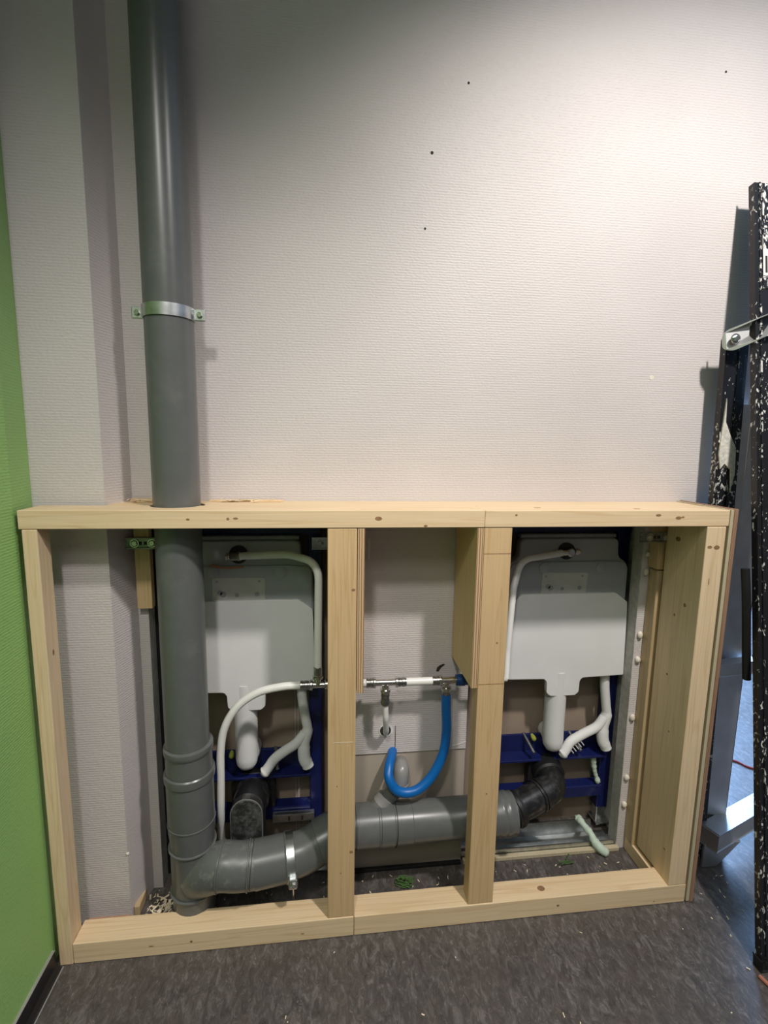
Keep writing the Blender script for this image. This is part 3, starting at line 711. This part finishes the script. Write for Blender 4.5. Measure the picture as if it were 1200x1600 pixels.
# ------------------------------------------------------------------ floor track, foam, debris
ft = thing('floor_track', (1.35, 0.24, 0.0), 'galvanised steel floor track under the right cistern opening', 'track')
link('web', box(1.09, 1.603, .206, .272, .001, .006, .001), M['zinc'], ft)
link('flange', prism([(.266, .004), (.272, .004), (.282, .045), (.277, .046)], 0, 1.09, 1.56), M['zinc'], ft)
link('flange', prism([(.204, .001), (.209, .001), (.211, .024), (.207, .024)], 0, 1.09, 1.603), M['zinc'], ft)
link('middle_rib', prism([(.230, .005), (.246, .005), (.242, .015), (.234, .015)], 0, 1.09, 1.603), M['zinc'], ft)
ft2 = thing('floor_track', (0.45, 0.24, 0.0), 'galvanised steel floor track under the left cistern opening', 'track')
link('web', box(.21, .695, .206, .272, .001, .006, .001), M['zinc'], ft2)
link('flange', prism([(.266, .004), (.272, .004), (.282, .045), (.277, .046)], 0, .21, .695), M['zinc'], ft2)
tag(link('floor_strip', box(1.09, 1.612, .188, .203, .0005, .012, .001), M['pale_z']), 'pale timber strip on floor along front of right track', 'strip')
tag(link('floor_strip', box(.706, 1.082, .188, .199, .0005, .010, .001), M['black_rubber']), 'dark rubber strip along foot of bare middle wall', 'strip')
R = random.Random(11)
fo = tube(spline([(1.505, .262, .068), (1.515, .235, .058), (1.525, .215, .048), (1.530, .203, .035), (1.538, .190, .024), (1.552, .178, .015), (1.566, .172, .012)], 5), [.007, .010, .012, .010, .009, .010, .011, .012, .012, .011, .010, .010, .011, .012, .012, .012, .013, .0135, .014, .014, .0145, .015, .015, .015, .015, .0145, .014, .0135, .012, .010, .005], 14)
for v in fo.verts: v.co += Vector((R.uniform(-1, 1), R.uniform(-1, 1), R.uniform(-1, 1)))*.0012
for v in fo.verts: v.co.z = max(v.co.z, .0005)
blob((1.508, .262, .066), (.014, .010, .010), fo, R); blob((1.512, .25, .06), (.010, .010, .012), fo, R)
tag(link('foam_drip', fo, M['foam_pale'], smooth='all'), 'pale green foam drip running over right steel floor track', 'foam')
fo = tube(spline([(1.553, .281, .282), (1.556, .280, .255), (1.562, .280, .225), (1.572, .278, .195), (1.576, .276, .178)], 6), [.010]*6+[.009, .008, .008, .009, .0075, .007, .008, .007, .006, .007, .006, .007, .008, .009, .009, .009, .008, .006, .003], 12)
for v in fo.verts: v.co += Vector((R.uniform(-1, 1), R.uniform(-1, 1), R.uniform(-1, 1)))*.0014
tag(link('foam_drip', fo, M['foam_pale'], smooth='all'), 'pale green foam drip hanging between blue bars of right frame', 'foam')
ff = thing('filler_beads', (1.62, .2, .0), 'row of cream filler beads along right opening edge beside batten', 'filler')
for (z, r) in ((.935, .012), (.735, .012), (.655, .011), (.462, .012), (.255, .012), (.16, .011), (.99, .008)):
    link('bead', blob((1.6215, .196, z), (.0085, .007, r), rnd=R, amt=.12), M['filler'], ff, 'all')
R = random.Random(2)
def scrap(c, label, n):
    b2 = bmesh.new()
    for k in range(n):
        p = [(c[0]+R.uniform(-.03, .03), c[1]+R.uniform(-.018, .018), .0015+R.uniform(0, .016)) for _ in range(4)]
        p[0] = (p[0][0], p[0][1], .0015); tube(spline(p, 5), .0013, 5, bm=b2)
    tag(link('string_scrap', b2, M['green_scrap'], smooth='all'), label, 'scrap')
scrap((0.895, .135), 'tangle of green string on floor between the two middle studs', 9)
scrap((1.415, .165), 'loose green string on floor in front of right track', 3)
deb = bmesh.new()
for k in range(150):
    q = R.random()
    if q < .45: x, y = R.uniform(.15, 1.62), R.uniform(.07, .185)
    elif q < .62: x, y = R.uniform(.15, .24), R.uniform(.075, .19)
    elif q < .78: x, y = R.uniform(.3, 1.7), R.uniform(-.4, -.005)
    else: x, y = R.uniform(1.72, 1.95), R.uniform(-.3, .15)
    a = R.uniform(0, PI); L = R.uniform(.002, .009)
    bar((x, y, .0012), (x+L*math.cos(a), y+L*math.sin(a), .0012+R.uniform(0, .002)), R.uniform(.0012, .003), .0012, bm=deb)
for k in range(60):
    x, y = R.gauss(.205, .02), R.gauss(.12, .025); x = min(max(x, .155), .235); a = R.uniform(0, PI); L = R.uniform(.006, .022)
    z = R.uniform(.001, .012)
    bar((x, y, z), (x+L*math.cos(a), y+L*math.sin(a), z+R.uniform(0, .004)), R.uniform(.002, .006), .0012, bm=deb)
tag(link('sawdust', deb, M['chip']), 'pale sawdust and wood crumbs scattered over the dark floor', 'sawdust', kind='stuff')

# ------------------------------------------------------------------ ladder on the right
la = thing('step_ladder', (1.80, 0.0, 0.0), 'paint-spattered black folding ladder leaning on wall beside timber frame', 'ladder')
def channel(p0, p1, w, dth, th=.004, lip=.012):
    """C-channel rail: web faces -y, flanges run back; p0/p1 = left front edge at foot/top"""
    p0, p1 = Vector(p0), Vector(p1); d = (p1-p0); xa = Vector((1, 0, 0)); back = d.normalized().cross(xa); 
    if back.y < 0: back = -back
    prof = [(0, 0), (w, 0), (w, dth), (w-th, dth), (w-th, th), (th, th), (th, dth), (0, dth)]
    b2 = bmesh.new()
    A = [b2.verts.new(p0+xa*a+back*b) for a, b in prof]; B = [b2.verts.new(p1+xa*a+back*b) for a, b in prof]
    n = len(prof); b2.faces.new(A[::-1]); b2.faces.new(B)
    for i in range(n): b2.faces.new((A[i], A[(i+1) % n], B[(i+1) % n], B[i]))
    return b2
F0, F1 = Vector((1.752, -.197, .004)), Vector((1.786, .140, 2.005))
fs = link('front_stile', channel(F0, F1, .110, .018), M['spatter'], la)
def onF(q, dx=0.0, dy=0.0): return F0+(F1-F0)*q+Vector((dx, dy, 0))
link('edge_bead', bar(onF(0.0, .014, -.001), onF(1.0, .014, -.001), .005, .004, (0, 1, 0)), M['spatter_lots'], fs)
link('spattered_top', bar(onF(.86, .058, -.0005), onF(.999, .058, -.0005), .073, .003, (0, -1, 0)), M['spatter_lots'], fs)
link('foot_cap', bar(onF(0.0, .055, .009), onF(0.012, .055, .009), .113, .022, (0, 1, 0), .003), M['black_rubber'], fs)
sk_ = link('sticker', bar(onF(.877, .052, -.0025), onF(.912, .052, -.0025), .062, .001, (0, -1, 0)), M['sticker'], fs)
for (dx, q0, q1, w) in ((.030, .881, .903, .006), (.046, .880, .898, .008), (.058, .882, .900, .004)):
    link('sticker_print', bar(onF(q0, dx, -.0034), onF(q1, dx, -.0034), w, .0006, (0, -1, 0)), M['hole'], sk_)
# rear stile, standing right against the wall
B0, B1 = Vector((1.795, .128, .004)), Vector((1.7455, .128, 1.605))
rs = link('rear_stile', channel(B0, B1, .068, .020), M['spatter'], la)
link('edge_bead', bar(B0+Vector((.040, -.001, 0)), B1+Vector((.040, -.001, 0)), .005, .004, (0, 1, 0)), M['spatter'], rs)
pts = [(1.7625, 1.445), (1.767, 1.38), (1.785, 1.345), (1.806, 1.31), (1.812, 1.24), (1.803, 1.185), (1.795, 1.25), (1.776, 1.265), (1.765, 1.25), (1.7565, 1.29), (1.7585, 1.36), (1.760, 1.38)]
link('plaster_splash', prism([(x+.001, z) for x, z in pts], 1, .1235, .130, .001), M['dried_plaster'], rs)
# hinge plate across both stiles, with its bolt
hp = bmesh.new()
plate = round_poly([(1.728, 1.573), (1.745, 1.566), (1.800, 1.600), (1.905, 1.632), (1.905, 1.700), (1.800, 1.656), (1.731, 1.622), (1.724, 1.606)], .014)
hm = prism(plate, 1, .050, .054, .0008)
for v in hm.verts: v.co.y += max(0.0, 1.80-v.co.x)*.90
hb = link('hinge_plate', hm, M['alu'], la)
b2 = bmesh.new(); bolt(b2, (1.745, .0975, 1.597), (0, -1, 0), .009, .008); rod((1.745, .0975, 1.597), (1.745, .0935, 1.597), [(0, .014), (.002, .013)], 18, b2)
link('hinge_bolt', b2, M['zinc'], hb, True)
link('hinge_pin', cyl((1.746, .100, 1.597), (1.765, .135, 1.592), .005, 12), M['zinc'], hb, True)
link('latch', prism([(1.825, 1.56), (1.838, 1.565), (1.838, 1.42), (1.827, 1.47), (1.825, 1.50)], 1, .10, .108, .001), M['alu'], la)
# aluminium lower section
al = link('aluminium_leg', box(1.868, 1.946, .150, .154, .004, 1.43, .0015), M['alu'], la)
link('leg_flange', bar((1.868, .156, .004), (1.838, .140, 1.43), .03, .004, (0, 1, .0), .001), M['alu'], al)
link('leg_flange', box(1.942, 1.946, .150, .180, .004, 1.43, .001), M['alu'], al)
link('rung', bar((1.80, .118, .655), (1.985, .118, .665), .024, .040, (0, 0, 1), .004), M['alu'], la)
link('rung_cap', bar((1.950, .116, .6635), (1.976, .116, .665), .028, .043, (0, 0, 1), .003), M['black_rubber'], la)
link('foot_bar', bar((1.84, .095, .110), (2.40, .30, .110), .050, .058, (0, 0, 1), .004), M['alu'], la)
link('foot_brace', prism([(1.835, .002), (1.885, .002), (1.96, .083), (1.835, .083)], 1, .100, .108, .001), M['alu'], la)
link('handle_strap', tube(spline([(1.742, -.02, 1.0), (1.748, -.028, .92), (1.762, -.03, .80), (1.776, -.03, .70)], 6), .010, 12), M['black_rubber'], la, True)
# cables on the floor
tag(link('power_cable', tube(spline([(2.10, .75, .004), (2.36, .58, .004), (2.42, .51, .004), (2.70, .36, .004), (3.0, .30, .004)], 6), .004, 8), M['red_cable'], smooth=True), 'thin dark red cable on blue-lit floor beyond the ladder', 'cable')
tag(link('power_cable', tube(spline([(1.736, -.208, .005), (1.742, -.23, .005), (1.752, -.27, .005), (1.80, -.36, .005)], 6), .005, 8), M['orange'], smooth=True), 'short copper-red cable by the ladder foot at right', 'cable')
